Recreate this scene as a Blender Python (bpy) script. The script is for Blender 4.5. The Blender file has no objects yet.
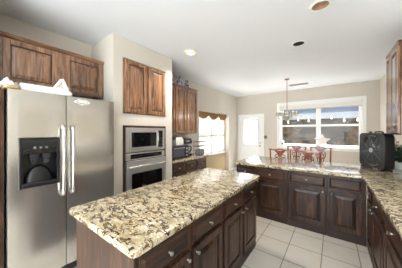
import bpy, bmesh, math, random
from mathutils import Vector, Matrix
random.seed(7)
scene = bpy.context.scene
PI = math.pi

# ------------------------------------------------------------------ camera
cam_d = bpy.data.cameras.new('camera'); cam = bpy.data.objects.new('camera', cam_d)
scene.collection.objects.link(cam); scene.camera = cam
cam.location = (0, 0, 1.5)
cam.rotation_euler = (math.radians(90), 0, math.radians(36.2))
cam_d.sensor_fit = 'HORIZONTAL'; cam_d.sensor_width = 36.0
cam_d.lens = 36.0 * 180.0 / 402.0
cam_d.shift_y = -3.0 / 402.0
cam_d.clip_start = 0.05

# ------------------------------------------------------------------ light
scene.view_settings.view_transform = 'Standard'
scene.view_settings.look = 'None'
scene.view_settings.gamma = 1.0
scene.view_settings.use_curve_mapping = False
scene.view_settings.exposure = 2.06
world = bpy.data.worlds.new('sky'); scene.world = world
world.use_nodes = True
bg = world.node_tree.nodes['Background']
bg.inputs[0].default_value = (0.80, 0.905, 1.0, 1)
bg.inputs[1].default_value = 1.6
sun_d = bpy.data.lights.new('sun', 'SUN'); sun = bpy.data.objects.new('sun', sun_d)
scene.collection.objects.link(sun)
sun_d.energy = 9.0; sun_d.angle = math.radians(2.0); sun_d.color = (1.0, 0.985, 0.96)
sun.rotation_euler = (math.radians(-32), 0, math.radians(-12))     # high sun beyond the far wall
CANDLE_W = 0.35                                                    # each chandelier candle
LAMP_W = 28.0                                                     # recessed lamps

# ------------------------------------------------------------------ helpers
def lin(r, g, b):
    f = lambda c: c/12.92 if c <= 0.04045 else ((c+0.055)/1.055)**2.4
    return (f(r/255), f(g/255), f(b/255), 1)

def newmat(name):
    m = bpy.data.materials.new(name); m.use_nodes = True
    nt = m.node_tree
    return m, nt, nt.nodes['Principled BSDF']

def plain(name, rgb, rough=0.5, metal=0.0, bump=0.0, bscale=60, emit=None, coat=0.0, var=0.06):
    m, nt, b = newmat(name)
    b.inputs['Roughness'].default_value = rough
    b.inputs['Metallic'].default_value = metal
    b.inputs['Coat Weight'].default_value = coat
    tc = nt.nodes.new('ShaderNodeTexCoord')
    n = nt.nodes.new('ShaderNodeTexNoise'); n.inputs['Scale'].default_value = bscale
    n.inputs['Detail'].default_value = 3
    nt.links.new(tc.outputs['Object'], n.inputs['Vector'])
    r = nt.nodes.new('ShaderNodeValToRGB')
    c = lin(*rgb)
    r.color_ramp.elements[0].position = 0.3; r.color_ramp.elements[1].position = 0.7
    r.color_ramp.elements[0].color = tuple(x*(1-var) for x in c[:3]) + (1,)
    r.color_ramp.elements[1].color = tuple(min(1, x*(1+var)) for x in c[:3]) + (1,)
    nt.links.new(n.outputs['Fac'], r.inputs['Fac'])
    nt.links.new(r.outputs['Color'], b.inputs['Base Color'])
    if bump:
        bp = nt.nodes.new('ShaderNodeBump'); bp.inputs['Strength'].default_value = bump
        bp.inputs['Distance'].default_value = 0.01
        nt.links.new(n.outputs['Fac'], bp.inputs['Height']); nt.links.new(bp.outputs['Normal'], b.inputs['Normal'])
    if emit:
        b.inputs['Emission Color'].default_value = lin(*rgb); b.inputs['Emission Strength'].default_value = emit
    return m

def wood(name, dark, mid, light, grain='z', rough=0.24, coat=.8, spec=.5):
    m, nt, b = newmat(name); N = nt.nodes; L = nt.links
    tc = N.new('ShaderNodeTexCoord'); oi = N.new('ShaderNodeObjectInfo')
    mul = N.new('ShaderNodeVectorMath'); mul.operation = 'MULTIPLY'
    mul.inputs[1].default_value = (14, 14, 1.3) if grain == 'z' else (1.6, 1.6, 16)
    add = N.new('ShaderNodeVectorMath'); add.operation = 'ADD'
    sc = N.new('ShaderNodeMath'); sc.operation = 'MULTIPLY'; sc.inputs[1].default_value = 37.0
    L.new(oi.outputs['Random'], sc.inputs[0]); L.new(sc.outputs[0], add.inputs[1])
    L.new(tc.outputs['Object'], mul.inputs[0]); L.new(mul.outputs[0], add.inputs[0])
    n1 = N.new('ShaderNodeTexNoise'); n1.inputs['Scale'].default_value = 1.5; n1.inputs['Detail'].default_value = 6
    n1.inputs['Distortion'].default_value = 1.4; n1.inputs['Roughness'].default_value = 0.65
    L.new(add.outputs[0], n1.inputs['Vector'])
    n2 = N.new('ShaderNodeTexNoise'); n2.inputs['Scale'].default_value = 0.5; n2.inputs['Detail'].default_value = 2
    L.new(add.outputs[0], n2.inputs['Vector'])
    mx = N.new('ShaderNodeMath'); mx.operation = 'MULTIPLY_ADD'; mx.inputs[1].default_value = 0.7
    m2 = N.new('ShaderNodeMath'); m2.operation = 'MULTIPLY'; m2.inputs[1].default_value = 0.3
    L.new(n2.outputs['Fac'], m2.inputs[0]); L.new(n1.outputs['Fac'], mx.inputs[0]); L.new(m2.outputs[0], mx.inputs[2])
    r = N.new('ShaderNodeValToRGB'); e = r.color_ramp.elements
    e[0].position = 0.37; e[0].color = lin(*dark); e[1].position = 0.64; e[1].color = lin(*light)
    k = e.new(0.5); k.color = lin(*mid)
    L.new(mx.outputs[0], r.inputs['Fac']); L.new(r.outputs['Color'], b.inputs['Base Color'])
    b.inputs['Roughness'].default_value = rough; b.inputs['Coat Weight'].default_value = coat; b.inputs['Specular IOR Level'].default_value = spec; b.inputs['Coat Roughness'].default_value = .14
    bp = N.new('ShaderNodeBump'); bp.inputs['Strength'].default_value = 0.12; bp.inputs['Distance'].default_value = 0.004
    L.new(n1.outputs['Fac'], bp.inputs['Height']); L.new(bp.outputs['Normal'], b.inputs['Normal'])
    return m

def granite(name):
    m, nt, b = newmat(name); N = nt.nodes; L = nt.links
    tc = N.new('ShaderNodeTexCoord')
    mp = N.new('ShaderNodeMapping'); mp.inputs['Rotation'].default_value = (0, 0, 0.6); mp.inputs['Scale'].default_value = (1.0, 1.75, 1.3)
    L.new(tc.outputs['Object'], mp.inputs['Vector'])
    def noise(s, d, dist=0.0, rough=0.55):
        n = N.new('ShaderNodeTexNoise'); n.inputs['Scale'].default_value = s; n.inputs['Detail'].default_value = d
        n.inputs['Distortion'].default_value = dist; n.inputs['Roughness'].default_value = rough
        L.new(mp.outputs[0], n.inputs['Vector']); return n
    def ramp(src, p0, c0, p1, c1):
        r = N.new('ShaderNodeValToRGB'); e = r.color_ramp.elements
        e[0].position = p0; e[0].color = c0; e[1].position = p1; e[1].color = c1
        L.new(src.outputs['Fac'], r.inputs['Fac']); return r
    def mix(fac, a, c):
        x = N.new('ShaderNodeMix'); x.data_type = 'RGBA'
        L.new(fac, x.inputs[0]); L.new(a, x.inputs[6])
        if isinstance(c, tuple): x.inputs[7].default_value = c
        else: L.new(c, x.inputs[7])
        return x.outputs[2]
    K, W = (0, 0, 0, 1), (1, 1, 1, 1)
    base = ramp(noise(9, 3, .4), .36, lin(164, 143, 106), .62, lin(202, 187, 155))
    c1 = mix(ramp(noise(13, 4, .8), .56, K, .64, W).outputs['Color'], base.outputs['Color'], lin(136, 110, 72))
    c2 = mix(ramp(noise(13, 3, 1.2, .5), .54, K, .585, W).outputs['Color'], c1, lin(104, 82, 50))
    c3 = mix(ramp(noise(23, 3, .9, .5), .572, K, .605, W).outputs['Color'], c2, lin(56, 42, 26))
    c4 = mix(ramp(noise(60, 2), .60, K, .68, W).outputs['Color'], c3, lin(238, 232, 214))
    L.new(c4, b.inputs['Base Color'])
    b.inputs['Roughness'].default_value = 0.16; b.inputs['Coat Weight'].default_value = 0.3; b.inputs['Coat Roughness'].default_value = 0.1; b.inputs['Coat IOR'].default_value = 1.6
    return m

def steel(name, rgb, rough, along='z'):
    m, nt, b = newmat(name); N = nt.nodes; L = nt.links
    tc = N.new('ShaderNodeTexCoord'); mp = N.new('ShaderNodeMapping')
    mp.inputs['Scale'].default_value = (1, 1, 260) if along == 'h' else (220, 220, 1)
    L.new(tc.outputs['Object'], mp.inputs['Vector'])
    n = N.new('ShaderNodeTexNoise'); n.inputs['Scale'].default_value = 1.0; n.inputs['Detail'].default_value = 2
    L.new(mp.outputs[0], n.inputs['Vector'])
    r = N.new('ShaderNodeMapRange'); r.inputs[3].default_value = rough*0.85; r.inputs[4].default_value = rough*1.15
    L.new(n.outputs['Fac'], r.inputs[0]); L.new(r.outputs[0], b.inputs['Roughness'])
    b.inputs['Base Color'].default_value = lin(*rgb); b.inputs['Metallic'].default_value = 0.88
    return m

def glassmat(name, tint=(255, 255, 255), gloss=0.015, rough=0.02):
    m = bpy.data.materials.new(name); m.use_nodes = True; nt = m.node_tree; N = nt.nodes; L = nt.links
    N.remove(N['Principled BSDF'])
    t = N.new('ShaderNodeBsdfTransparent'); t.inputs[0].default_value = lin(*tint)
    g = N.new('ShaderNodeBsdfGlossy'); g.inputs['Roughness'].default_value = rough
    mx = N.new('ShaderNodeMixShader'); mx.inputs[0].default_value = gloss
    L.new(t.outputs[0], mx.inputs[1]); L.new(g.outputs[0], mx.inputs[2])
    L.new(mx.outputs[0], N['Material Output'].inputs[0])
    return m

def tiles(name):
    m, nt, b = newmat(name); N = nt.nodes; L = nt.links
    tc = N.new('ShaderNodeTexCoord'); mp = N.new('ShaderNodeMapping')
    mp.inputs['Location'].default_value = (0.107 + 3.6, -2.265 + 3.6, 0)
    L.new(tc.outputs['Object'], mp.inputs['Vector'])
    br = N.new('ShaderNodeTexBrick'); br.offset = 0.0; br.squash = 1.0
    br.inputs['Scale'].default_value = 1.0; br.inputs['Brick Width'].default_value = 0.36; br.inputs['Row Height'].default_value = 0.36
    br.inputs['Mortar Size'].default_value = 0.0055; br.inputs['Mortar Smooth'].default_value = 0.2; br.inputs['Bias'].default_value = 0.0
    br.inputs['Color1'].default_value = lin(226, 217, 204); br.inputs['Color2'].default_value = lin(219, 209, 194)
    br.inputs['Mortar'].default_value = lin(140, 131, 120)
    L.new(mp.outputs[0], br.inputs['Vector'])
    n = N.new('ShaderNodeTexNoise'); n.inputs['Scale'].default_value = 7; n.inputs['Detail'].default_value = 5
    L.new(tc.outputs['Object'], n.inputs['Vector'])
    r = N.new('ShaderNodeValToRGB'); r.color_ramp.elements[0].color = (.86, .85, .83, 1); r.color_ramp.elements[1].color = (1, 1, 1, 1)
    L.new(n.outputs['Fac'], r.inputs['Fac'])
    mx = N.new('ShaderNodeMix'); mx.data_type = 'RGBA'; mx.blend_type = 'MULTIPLY'; mx.inputs[0].default_value = 1
    L.new(br.outputs['Color'], mx.inputs[6]); L.new(r.outputs['Color'], mx.inputs[7])
    L.new(mx.outputs[2], b.inputs['Base Color']); b.inputs['Roughness'].default_value = 0.38
    bp = N.new('ShaderNodeBump'); bp.invert = True; bp.inputs['Strength'].default_value = 0.4; bp.inputs['Distance'].default_value = 0.003
    L.new(br.outputs['Fac'], bp.inputs['Height']); L.new(bp.outputs['Normal'], b.inputs['Normal'])
    return m

def stone(name):
    m, nt, b = newmat(name); N = nt.nodes; L = nt.links
    tc = N.new('ShaderNodeTexCoord'); mp = N.new('ShaderNodeMapping'); mp.inputs['Rotation'].default_value = (PI/2, 0, 0)
    L.new(tc.outputs['Object'], mp.inputs['Vector'])
    br = N.new('ShaderNodeTexBrick'); br.offset = 0.45
    br.inputs['Scale'].default_value = 1.0; br.inputs['Brick Width'].default_value = 0.30; br.inputs['Row Height'].default_value = 0.15
    br.inputs['Mortar Size'].default_value = 0.012; br.inputs['Bias'].default_value = -0.1
    br.inputs['Color1'].default_value = lin(88, 74, 58); br.inputs['Color2'].default_value = lin(36, 31, 27); br.inputs['Mortar'].default_value = lin(72, 65, 56)
    L.new(mp.outputs[0], br.inputs['Vector'])
    n = N.new('ShaderNodeTexNoise'); n.inputs['Scale'].default_value = 6; n.inputs['Detail'].default_value = 5
    L.new(tc.outputs['Object'], n.inputs['Vector'])
    r = N.new('ShaderNodeValToRGB'); r.color_ramp.elements[0].position = .35; r.color_ramp.elements[1].position = .65
    r.color_ramp.elements[0].color = (.55, .55, .56, 1); r.color_ramp.elements[1].color = (1.1, 1.08, 1.02, 1)
    L.new(n.outputs['Fac'], r.inputs['Fac'])
    mx = N.new('ShaderNodeMix'); mx.data_type = 'RGBA'; mx.blend_type = 'MULTIPLY'; mx.inputs[0].default_value = 1
    L.new(br.outputs['Color'], mx.inputs[6]); L.new(r.outputs['Color'], mx.inputs[7])
    L.new(mx.outputs[2], b.inputs['Base Color']); b.inputs['Roughness'].default_value = 0.9
    bp = N.new('ShaderNodeBump'); bp.inputs['Strength'].default_value = 0.5
    L.new(n.outputs['Fac'], bp.inputs['Height']); L.new(bp.outputs['Normal'], b.inputs['Normal'])
    return m

def porcelain(name):
    m, nt, b = newmat(name); N = nt.nodes; L = nt.links
    tc = N.new('ShaderNodeTexCoord'); n = N.new('ShaderNodeTexNoise'); n.inputs['Scale'].default_value = 22; n.inputs['Detail'].default_value = 2
    L.new(tc.outputs['Object'], n.inputs['Vector'])
    r = N.new('ShaderNodeValToRGB'); e = r.color_ramp.elements
    e[0].position = .46; e[0].color = lin(58, 76, 140); e[1].position = .56; e[1].color = lin(205, 210, 222)
    L.new(n.outputs['Fac'], r.inputs['Fac']); L.new(r.outputs['Color'], b.inputs['Base Color']); b.inputs['Roughness'].default_value = .15
    return m

M = dict(
    wall=plain('wall_paint', (205, 198, 187), .85, bump=.05, bscale=120, var=.015),
    tanwall=plain('tan_bay_wall', (180, 162, 130), .85, var=.015),  # bay wall set darker and warmer than the room walls
    addedwall=plain('added_wall', (146, 138, 122), .9, var=.08),
    ceil=plain('ceiling_paint', (225, 229, 235), .9, bump=.08, bscale=90, var=.01),
    white=plain('white_paint', (238, 238, 236), .4, var=.01),
    tile=tiles('floor_tiles'), granite=granite('granite'),
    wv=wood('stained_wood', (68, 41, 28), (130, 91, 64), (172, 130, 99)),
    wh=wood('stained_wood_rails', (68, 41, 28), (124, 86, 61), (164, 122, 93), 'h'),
    dv=wood('shade_toned_wood', (26, 15, 10), (60, 38, 26), (96, 64, 44), 'z', .34, .0, .42),  # same stain as the uppers, darkened: shade of the lowers put into the colour
    dh=wood('shade_toned_wood_rails', (26, 15, 10), (58, 36, 25), (90, 60, 42), 'h', .34, .0, .42),
    groove=plain('dark_groove', (40, 22, 14), .4),
    dkick=plain('dark_wood_base', (48, 29, 21), .45),
    tan=wood('tan_board', (150, 116, 76), (178, 142, 98), (196, 164, 120), 'h', .5),
    cherry=wood('cherry_wood', (100, 40, 26), (144, 66, 44), (168, 90, 62), 'z', .25),
    steel=steel('brushed_steel', (204, 200, 194), .2, 'h'), osteel=steel('oven_steel', (214, 213, 212), .34, 'h'),
    chrome=steel('polished_steel', (222, 220, 216), .14, 'z'),
    nickel=plain('satin_nickel', (176, 170, 162), .3, 1.0),
    bronze=plain('bronze', (120, 92, 64), .4, .8),
    pewter=plain('pewter', (150, 146, 138), .3, .8),
    brass=plain('aged_brass', (176, 146, 96), .3, 1.0),
    black=plain('black_plastic', (22, 22, 24), .28),
    blackg=plain('black_glass', (12, 12, 14), .06, coat=.5),
    char=plain('charcoal_plastic', (40, 41, 43), .4),
    grille=plain('grille_grey', (116, 118, 121), .4),
    grey=plain('grey_plastic', (120, 122, 126), .4),
    lgrey=plain('light_grey_plastic', (176, 178, 180), .35),
    silver=plain('silver_plastic', (170, 170, 176), .3, .3),
    glass=glassmat('window_glass'),
    clear=glassmat('clear_glass', (236, 236, 234), .3),
    frost=plain('frosted_glass', (206, 214, 222), .3),
    cloth=plain('white_cloth', (236, 234, 230), .9, bump=.3, bscale=40),
    whitem=plain('white_tray', (232, 236, 240), .35),
    valance=plain('tan_valance', (158, 126, 84), .9, bump=.2, bscale=90, var=.25),
    shade=plain('cream_shade', (238, 235, 224), .8),
    stone=stone('stone_wall'), conc=plain('patio_concrete', (216, 213, 206), .9, var=.06),
    beam=plain('pale_beam', (140, 146, 152), .7), roof=plain('grey_shingle', (96, 106, 126), .9, var=.2),
    fence=plain('pale_fence', (150, 144, 134), .9),
    leaf=plain('leaf', (58, 84, 52), .5, var=.45, bscale=9), bark=plain('bark', (84, 68, 52), .9),
    porc=porcelain('blue_white_porcelain'), blue=plain('blue_glaze', (92, 116, 160), .2),
    lampw=plain('lamp_glow', (255, 226, 178), .5, emit=6.0), bulb=plain('bulb_off', (236, 232, 224), .3),
    baffle=plain('beige_reflector', (196, 164, 140), .4, .3), baffd=plain('black_baffle', (40, 40, 42), .5),
)

COL = scene.collection
def obj(name, bm, mat, parent=None, smooth=None, loc=None):
    me = bpy.data.meshes.new(name)
    bmesh.ops.recalc_face_normals(bm, faces=bm.faces)
    bm.to_mesh(me); bm.free()
    if smooth is not None:
        me.polygons.foreach_set('use_smooth', [True]*len(me.polygons))
        me.set_sharp_from_angle(angle=math.radians(smooth))
    me.materials.append(M[mat] if isinstance(mat, str) else mat)
    o = bpy.data.objects.new(name, me); COL.objects.link(o)
    if parent: o.parent = parent
    if loc: o.location = loc
    return o
def tag(o, label, cat, group=None):
    o['label'] = label; o['category'] = cat
    if group: o['group'] = group
    return o
def thing(name, label, cat, loc=(0, 0, 0), rz=0, group=None):
    o = bpy.data.objects.new(name, None); COL.objects.link(o)
    o.location = loc; o.rotation_euler = (0, 0, rz); o.empty_display_size = .1
    return tag(o, label, cat, group)
def struct(name, bm, mat, parent=None, smooth=None):
    o = obj(name, bm, mat, parent, smooth)
    if not parent: o['kind'] = 'structure'
    return o
def copy_tree(o, parent=None):
    c = o.copy(); COL.objects.link(c)
    if parent: c.parent = parent
    for ch in list(o.children): copy_tree(ch, c)
    return c
B = bmesh.new
def box(bm, x0, x1, y0, y1, z0, z1, bev=0, seg=2):
    r = bmesh.ops.create_cube(bm, size=1.0)
    vs = r['verts']
    for v in vs:
        v.co = Vector(((x0+x1)/2 + v.co.x*(x1-x0), (y0+y1)/2 + v.co.y*(y1-y0), (z0+z1)/2 + v.co.z*(z1-z0)))
    if bev:
        es = list({e for v in vs for e in v.link_edges})
        bmesh.ops.bevel(bm, geom=es, offset=bev, segments=seg, affect='EDGES', profile=.5)
    return bm
def mbox(*a, **k): return box(B(), *a, **k)
def prism(bm, pts, z0, z1, axis='z', bev=0, seg=2):
    # outline (a, b) extruded along axis: z -> (a,b,h); y -> (a,h,b); x -> (h,a,b)
    f = {'z': lambda a, b, h: (a, b, h), 'y': lambda a, b, h: (a, h, b), 'x': lambda a, b, h: (h, a, b)}[axis]
    lo = [bm.verts.new(f(a, b, z0)) for a, b in pts]; hi = [bm.verts.new(f(a, b, z1)) for a, b in pts]
    n = len(pts); f0 = bm.faces.new(lo); f1 = bm.faces.new(list(reversed(hi)))
    for i in range(n): bm.faces.new((lo[i], hi[i], hi[(i+1) % n], lo[(i+1) % n]))
    if bev:
        es = list(set(f0.edges) | set(f1.edges))
        bmesh.ops.recalc_face_normals(bm, faces=bm.faces)
        bmesh.ops.bevel(bm, geom=es, offset=bev, segments=seg, affect='EDGES', profile=.5)
    return bm
def lathe(bm, prof, n=24, mat=None, cap=True):
    mat = mat or Matrix.Identity(4)
    rings = []
    for r, z in prof:
        rings.append([bm.verts.new(mat @ Vector((max(r, 1e-4)*math.cos(2*PI*i/n), max(r, 1e-4)*math.sin(2*PI*i/n), z))) for i in range(n)])
    for a, b in zip(rings, rings[1:]):
        for i in range(n): bm.faces.new((a[i], a[(i+1) % n], b[(i+1) % n], b[i]))
    if cap and prof[0][0] > 0: bm.faces.new(list(reversed(rings[0])))
    if cap and prof[-1][0] > 0: bm.faces.new(rings[-1])
    return bm
def tube(bm, pts, r, n=8, closed=False):
    pts = [Vector(p) for p in pts]; rings = []
    m = len(pts); up = None
    for i, p in enumerate(pts):
        a = pts[i-1] if (i > 0 or closed) else p
        b = pts[(i+1) % m] if (i < m-1 or closed) else p
        t = (b-a).normalized()
        if up is None:
            up = Vector((0, 0, 1)) if abs(t.z) < .9 else Vector((1, 0, 0))
        u = t.cross(up)
        if u.length < 1e-5: u = t.orthogonal()
        u.normalize(); w = u.cross(t).normalized(); up = w
        rr = r[i] if isinstance(r, (list, tuple)) else r
        rings.append([bm.verts.new(p + (u*math.cos(2*PI*k/n) + w*math.sin(2*PI*k/n))*rr) for k in range(n)])
    for a, b in list(zip(rings, rings[1:])) + ([(rings[-1], rings[0])] if closed else []):
        for k in range(n): bm.faces.new((a[k], a[(k+1) % n], b[(k+1) % n], b[k]))
    if not closed:
        bm.faces.new(list(reversed(rings[0]))); bm.faces.new(rings[-1])
    return bm
def rrect(x0, x1, y0, y1, r, n=6, corners=(1, 1, 1, 1)):
    out = []
    for k, (cx, cy, a0) in enumerate([(x1-r, y0+r, -PI/2), (x1-r, y1-r, 0), (x0+r, y1-r, PI/2), (x0+r, y0+r, PI)]):
        if corners[k]:
            out += [(cx + r*math.cos(a0 + i*PI/2/n), cy + r*math.sin(a0 + i*PI/2/n)) for i in range(n+1)]
        else:
            out.append([(x1, y0), (x1, y1), (x0, y1), (x0, y0)][k])
    return out
YF = Matrix.Rotation(PI/2, 4, 'X')      # lathe axis +z -> -y (towards a cabinet's front)

# ------------------------------------------------------------------ room shell
LX, RX, FY, CZ, OX = -3.08, 1.0, 6.6, 2.85, -2.43
BY = -1.5
struct('floor', mbox(-3.3, 1.2, BY, 6.75, -.12, 0), 'tile')
LIGHTS = [(-.108, 2.32, 'tan'), (-.426, 3.13, 'black'), (-1.974, 2.391, 'lit')]
bm = B()
# ceiling slab built as patches with round openings for the recessed lamps
def ceiling_mesh(bm, holes, R, h=.09):
    q4 = lambda x0, x1, y0, y1: bm.faces.new([bm.verts.new(p) for p in ((x0, y0, CZ), (x1, y0, CZ), (x1, y1, CZ), (x0, y1, CZ))])
    x = -3.3
    for cx, cy, _ in sorted(holes):
        q4(x, cx-h, BY, 6.75); q4(cx-h, cx+h, BY, cy-h); q4(cx-h, cx+h, cy+h, 6.75)
        n = 32; inn = []; out = []
        for k in range(n):
            a = 2*PI*k/n + PI/4; c, s_ = math.cos(a), math.sin(a); q = max(abs(c), abs(s_))
            inn.append(bm.verts.new((cx+R*c, cy+R*s_, CZ))); out.append(bm.verts.new((cx+h*c/q, cy+h*s_/q, CZ)))
        for k in range(n): bm.faces.new((out[k], out[(k+1) % n], inn[(k+1) % n], inn[k]))
        x = cx+h
    q4(x, 1.2, BY, 6.75)
ceiling_mesh(bm, LIGHTS, .082)
box(bm, -3.3, 1.2, BY, 6.75, CZ+.16, CZ+.2)
o = struct('ceiling', bm, 'ceil')

def wall_x(bm, x0, x1, y0, y1, holes):
    """wall across x between x0..x1, running y0..y1, with openings (ya, yb, za, zb)"""
    y = y0
    for ya, yb, za, zb in sorted(holes):
        box(bm, x0, x1, y, ya, 0, CZ)
        if za > 0: box(bm, x0, x1, ya, yb, 0, za)
        box(bm, x0, x1, ya, yb, zb, CZ)
        y = yb
    box(bm, x0, x1, y, y1, 0, CZ)
    bmesh.ops.remove_doubles(bm, verts=bm.verts, dist=1e-5)
    return bm
# left wall: recessed bay for the nook window
WY0, WY1 = 4.11, 5.95
struct('wall_left', wall_x(B(), LX-.14, LX, BY, FY, [(WY0, WY1, .0, 2.1)]), 'wall')
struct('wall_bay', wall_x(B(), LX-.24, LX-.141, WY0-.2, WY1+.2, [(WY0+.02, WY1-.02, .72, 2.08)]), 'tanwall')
# projecting wall that houses the ovens, and its twin past the refrigerator
OV = (1.40, 2.24, .30, 1.585); OC = (1.42, 2.24, 1.755, 2.56)
bm = B()
box(bm, LX+.001, OX, 1.28, 1.42, 0, CZ-.001); box(bm, LX+.001, OX, 2.241, 2.40, 0, CZ-.001)
box(bm, LX+.001, OX, 1.42, 2.241, 2.565, CZ-.001); box(bm, LX+.001, OX, 1.42, 2.241, 1.585, 1.755); box(bm, LX+.001, OX, 1.42, 2.241, 0, .28)
box(bm, LX+.001, LX+.03, 1.42, 2.241, .28, 2.565)
bmesh.ops.remove_doubles(bm, verts=bm.verts, dist=1e-5)
struct('wall_oven', bm, 'wall')
struct('wall_pantry', mbox(LX+.001, OX, BY, .195, 0, CZ-.001), 'wall')
# far wall with the door and the wide window
DX0, DX1 = -2.93, -2.07; NX0, NX1, NZ0, NZ1 = -1.48, .66, 1.0, 2.38
bm = B(); w0, w1 = FY, FY+.14
box(bm, LX-.14, DX0, w0, w1, 0, CZ); box(bm, DX0, DX1, w0, w1, 2.06, CZ); box(bm, DX1, NX0, w0, w1, 0, CZ)
box(bm, NX0, NX1, w0, w1, 0, NZ0); box(bm, NX0, NX1, w0, w1, NZ1, CZ); box(bm, NX1, RX+.14, w0, w1, 0, CZ)
bmesh.ops.remove_doubles(bm, verts=bm.verts, dist=1e-5)
struct('wall_back', bm, 'wall')
# right wall: window by the nook, window over the sink
RW = [(.5, 2.75, 1.1, 2.15)]
struct('wall_right', wall_x(B(), RX, RX+.14, BY, FY, RW), 'wall')
bm = B()
box(bm, LX+.001, LX+.016, 3.60, WY0, 0, .09, .003); box(bm, LX+.001, LX+.016, WY1, FY-.001, 0, .09, .003)
struct('baseboard_left', bm, 'white')
bm = B(); box(bm, LX+.016, -3.0, FY-.016, FY-.001, 0, .09, .003); box(bm, -2.0, RX-.001, FY-.016, FY-.001, 0, .09, .003)
struct('baseboard_back', bm, 'white')

# door
bm = B()
for x0, x1, z0, z1 in ((DX0-.07, DX0+.02, 0, 2.04), (DX1-.02, DX1+.07, 0, 2.04), (DX0-.07, DX1+.07, 2.04, 2.13)):
    box(bm, x0, x1, FY-.02, FY-.001, z0, z1, .004)
box(bm, DX0, DX0+.02, FY, FY+.14, 0, 2.06); box(bm, DX1-.02, DX1, FY, FY+.14, 0, 2.06); box(bm, DX0, DX1, FY, FY+.14, 2.04, 2.06)
struct('trim_1', bm, 'white')
dx0, dx1 = DX0+.024, DX1-.024
bm = B()
gx0, gx1, gz0, gz1 = dx0+.12, dx1-.12, 1.0, 1.95
for a in ((dx0, gx0, .01, 2.035), (gx1, dx1, .01, 2.035), (gx0, gx1, .01, gz0), (gx0, gx1, gz1, 2.035)): box(bm, a[0], a[1], FY+.03, FY+.075, a[2], a[3])
bmesh.ops.remove_doubles(bm, verts=bm.verts, dist=1e-5)
d = struct('door_1', bm, 'white')
bm = B()
for a in ((gx0-.03, gx0+.012, gz0-.03, gz1+.03), (gx1-.012, gx1+.03, gz0-.03, gz1+.03), (gx0, gx1, gz0-.03, gz0+.012), (gx0, gx1, gz1-.012, gz1+.03)): box(bm, a[0], a[1], FY+.018, FY+.03, a[2], a[3], .004)
for a, b_ in ((gx0-.01, (gx0+gx1)/2-.03), ((gx0+gx1)/2+.03, gx1+.01)):
    box(bm, a, b_, FY+.022, FY+.031, .2, .82, .006)
obj('glazing_bead', bm, 'white', d)
obj('door_glass', mbox(gx0, gx1, FY+.045, FY+.05, gz0, gz1), 'glass', d)
bm = lathe(B(), [(.0, 0), (.026, .0), (.026, .006), (.012, .012), (.012, .03), (.026, .04), (.03, .055), (.02, .07), (0, .072)], 16, Matrix.Translation((dx1-.06, FY+.03, .95)) @ YF)
obj('door_knob', bm, 'nickel', d, 40)
bm = lathe(B(), [(0, 0), (.024, 0), (.024, .012), (0, .014)], 16, Matrix.Translation((dx1-.06, FY+.03, 1.06)) @ YF)
obj('deadbolt', bm, 'nickel', d, 40)

# wide window
def window(name, horiz, a0, a1, z0, z1, base, out, mull=None, rails=(), trim=.08, sill=True, casing=True):
    """window in a wall; horiz 'x': spans a along x, room side at y=base, outwards +y*out; 'y': spans y, room side x=base"""
    def bx(bm, p, q, d0, d1, zz0, zz1, bev=.003):
        lo, hi = sorted((base+out*d0, base+out*d1))
        if horiz == 'x': box(bm, p, q, lo, hi, zz0, zz1, bev)
        else: box(bm, lo, hi, p, q, zz0, zz1, bev)
    bm = B()
    t = .045
    bx(bm, a0+.001, a0+t, .03, .11, z0+.001, z1-.001); bx(bm, a1-t, a1-.001, .03, .11, z0+.001, z1-.001)
    bx(bm, a0+t, a1-t, .03, .11, z0+.001, z0+t); bx(bm, a0+t, a1-t, .03, .11, z1-t, z1-.001)
    if mull is not None:
        for m_ in mull: bx(bm, m_-.035, m_+.035, .03, .11, z0+t, z1-t)
    w = struct(name, bm, 'white')
    cuts = [a0+t] + [v for m_ in (mull or []) for v in (m_-.035, m_+.035)] + [a1-t]
    for k in range(0, len(cuts), 2):
        s = B()
        for rz in rails: bx(s, cuts[k], cuts[k+1], .05, .09, rz-.028, rz+.028)
        bx(s, cuts[k], cuts[k]+.025, .055, .085, z0+t, z1-t); bx(s, cuts[k+1]-.025, cuts[k+1], .055, .085, z0+t, z1-t)
        bx(s, cuts[k], cuts[k+1], .055, .085, z0+t, z0+t+.035); bx(s, cuts[k], cuts[k+1], .055, .085, z1-t-.03, z1-t)
        obj('sash', s, 'white', w)
        g = B(); bx(g, cuts[k]+.02, cuts[k+1]-.02, .068, .073, z0+t+.02, z1-t-.02, 0)
        obj('window_glass', g, 'glass', w)
    if casing:
        c = B()
        bx(c, a0-trim, a0, -.02, -.001, z0-trim, z1+trim); bx(c, a1, a1+trim, -.02, -.001, z0-trim, z1+trim)
        bx(c, a0, a1, -.02, -.001, z1, z1+trim)
        bx(c, a0, a1, -.02, -.001, z0-trim, z0)
        obj('window_casing', c, 'white', w)
    if sill:
        s = B(); bx(s, a0+.001, a1-.001, -.05, .03, z0+.0, z0+.022, .005); obj('window_sill', s, 'white', w)
    return w
window('window_1', 'x', NX0, NX1, NZ0, NZ1, FY, 1, mull=[-.36], rails=[1.67])
window('window_2', 'y', WY0+.02, WY1-.02, .72, 2.08, LX-.14, -1, mull=[5.06], rails=[1.34], casing=False)
window('window_3', 'y', .5, 2.75, 1.1, 2.15, RX, 1, mull=[1.62], rails=[], trim=.07)

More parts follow.
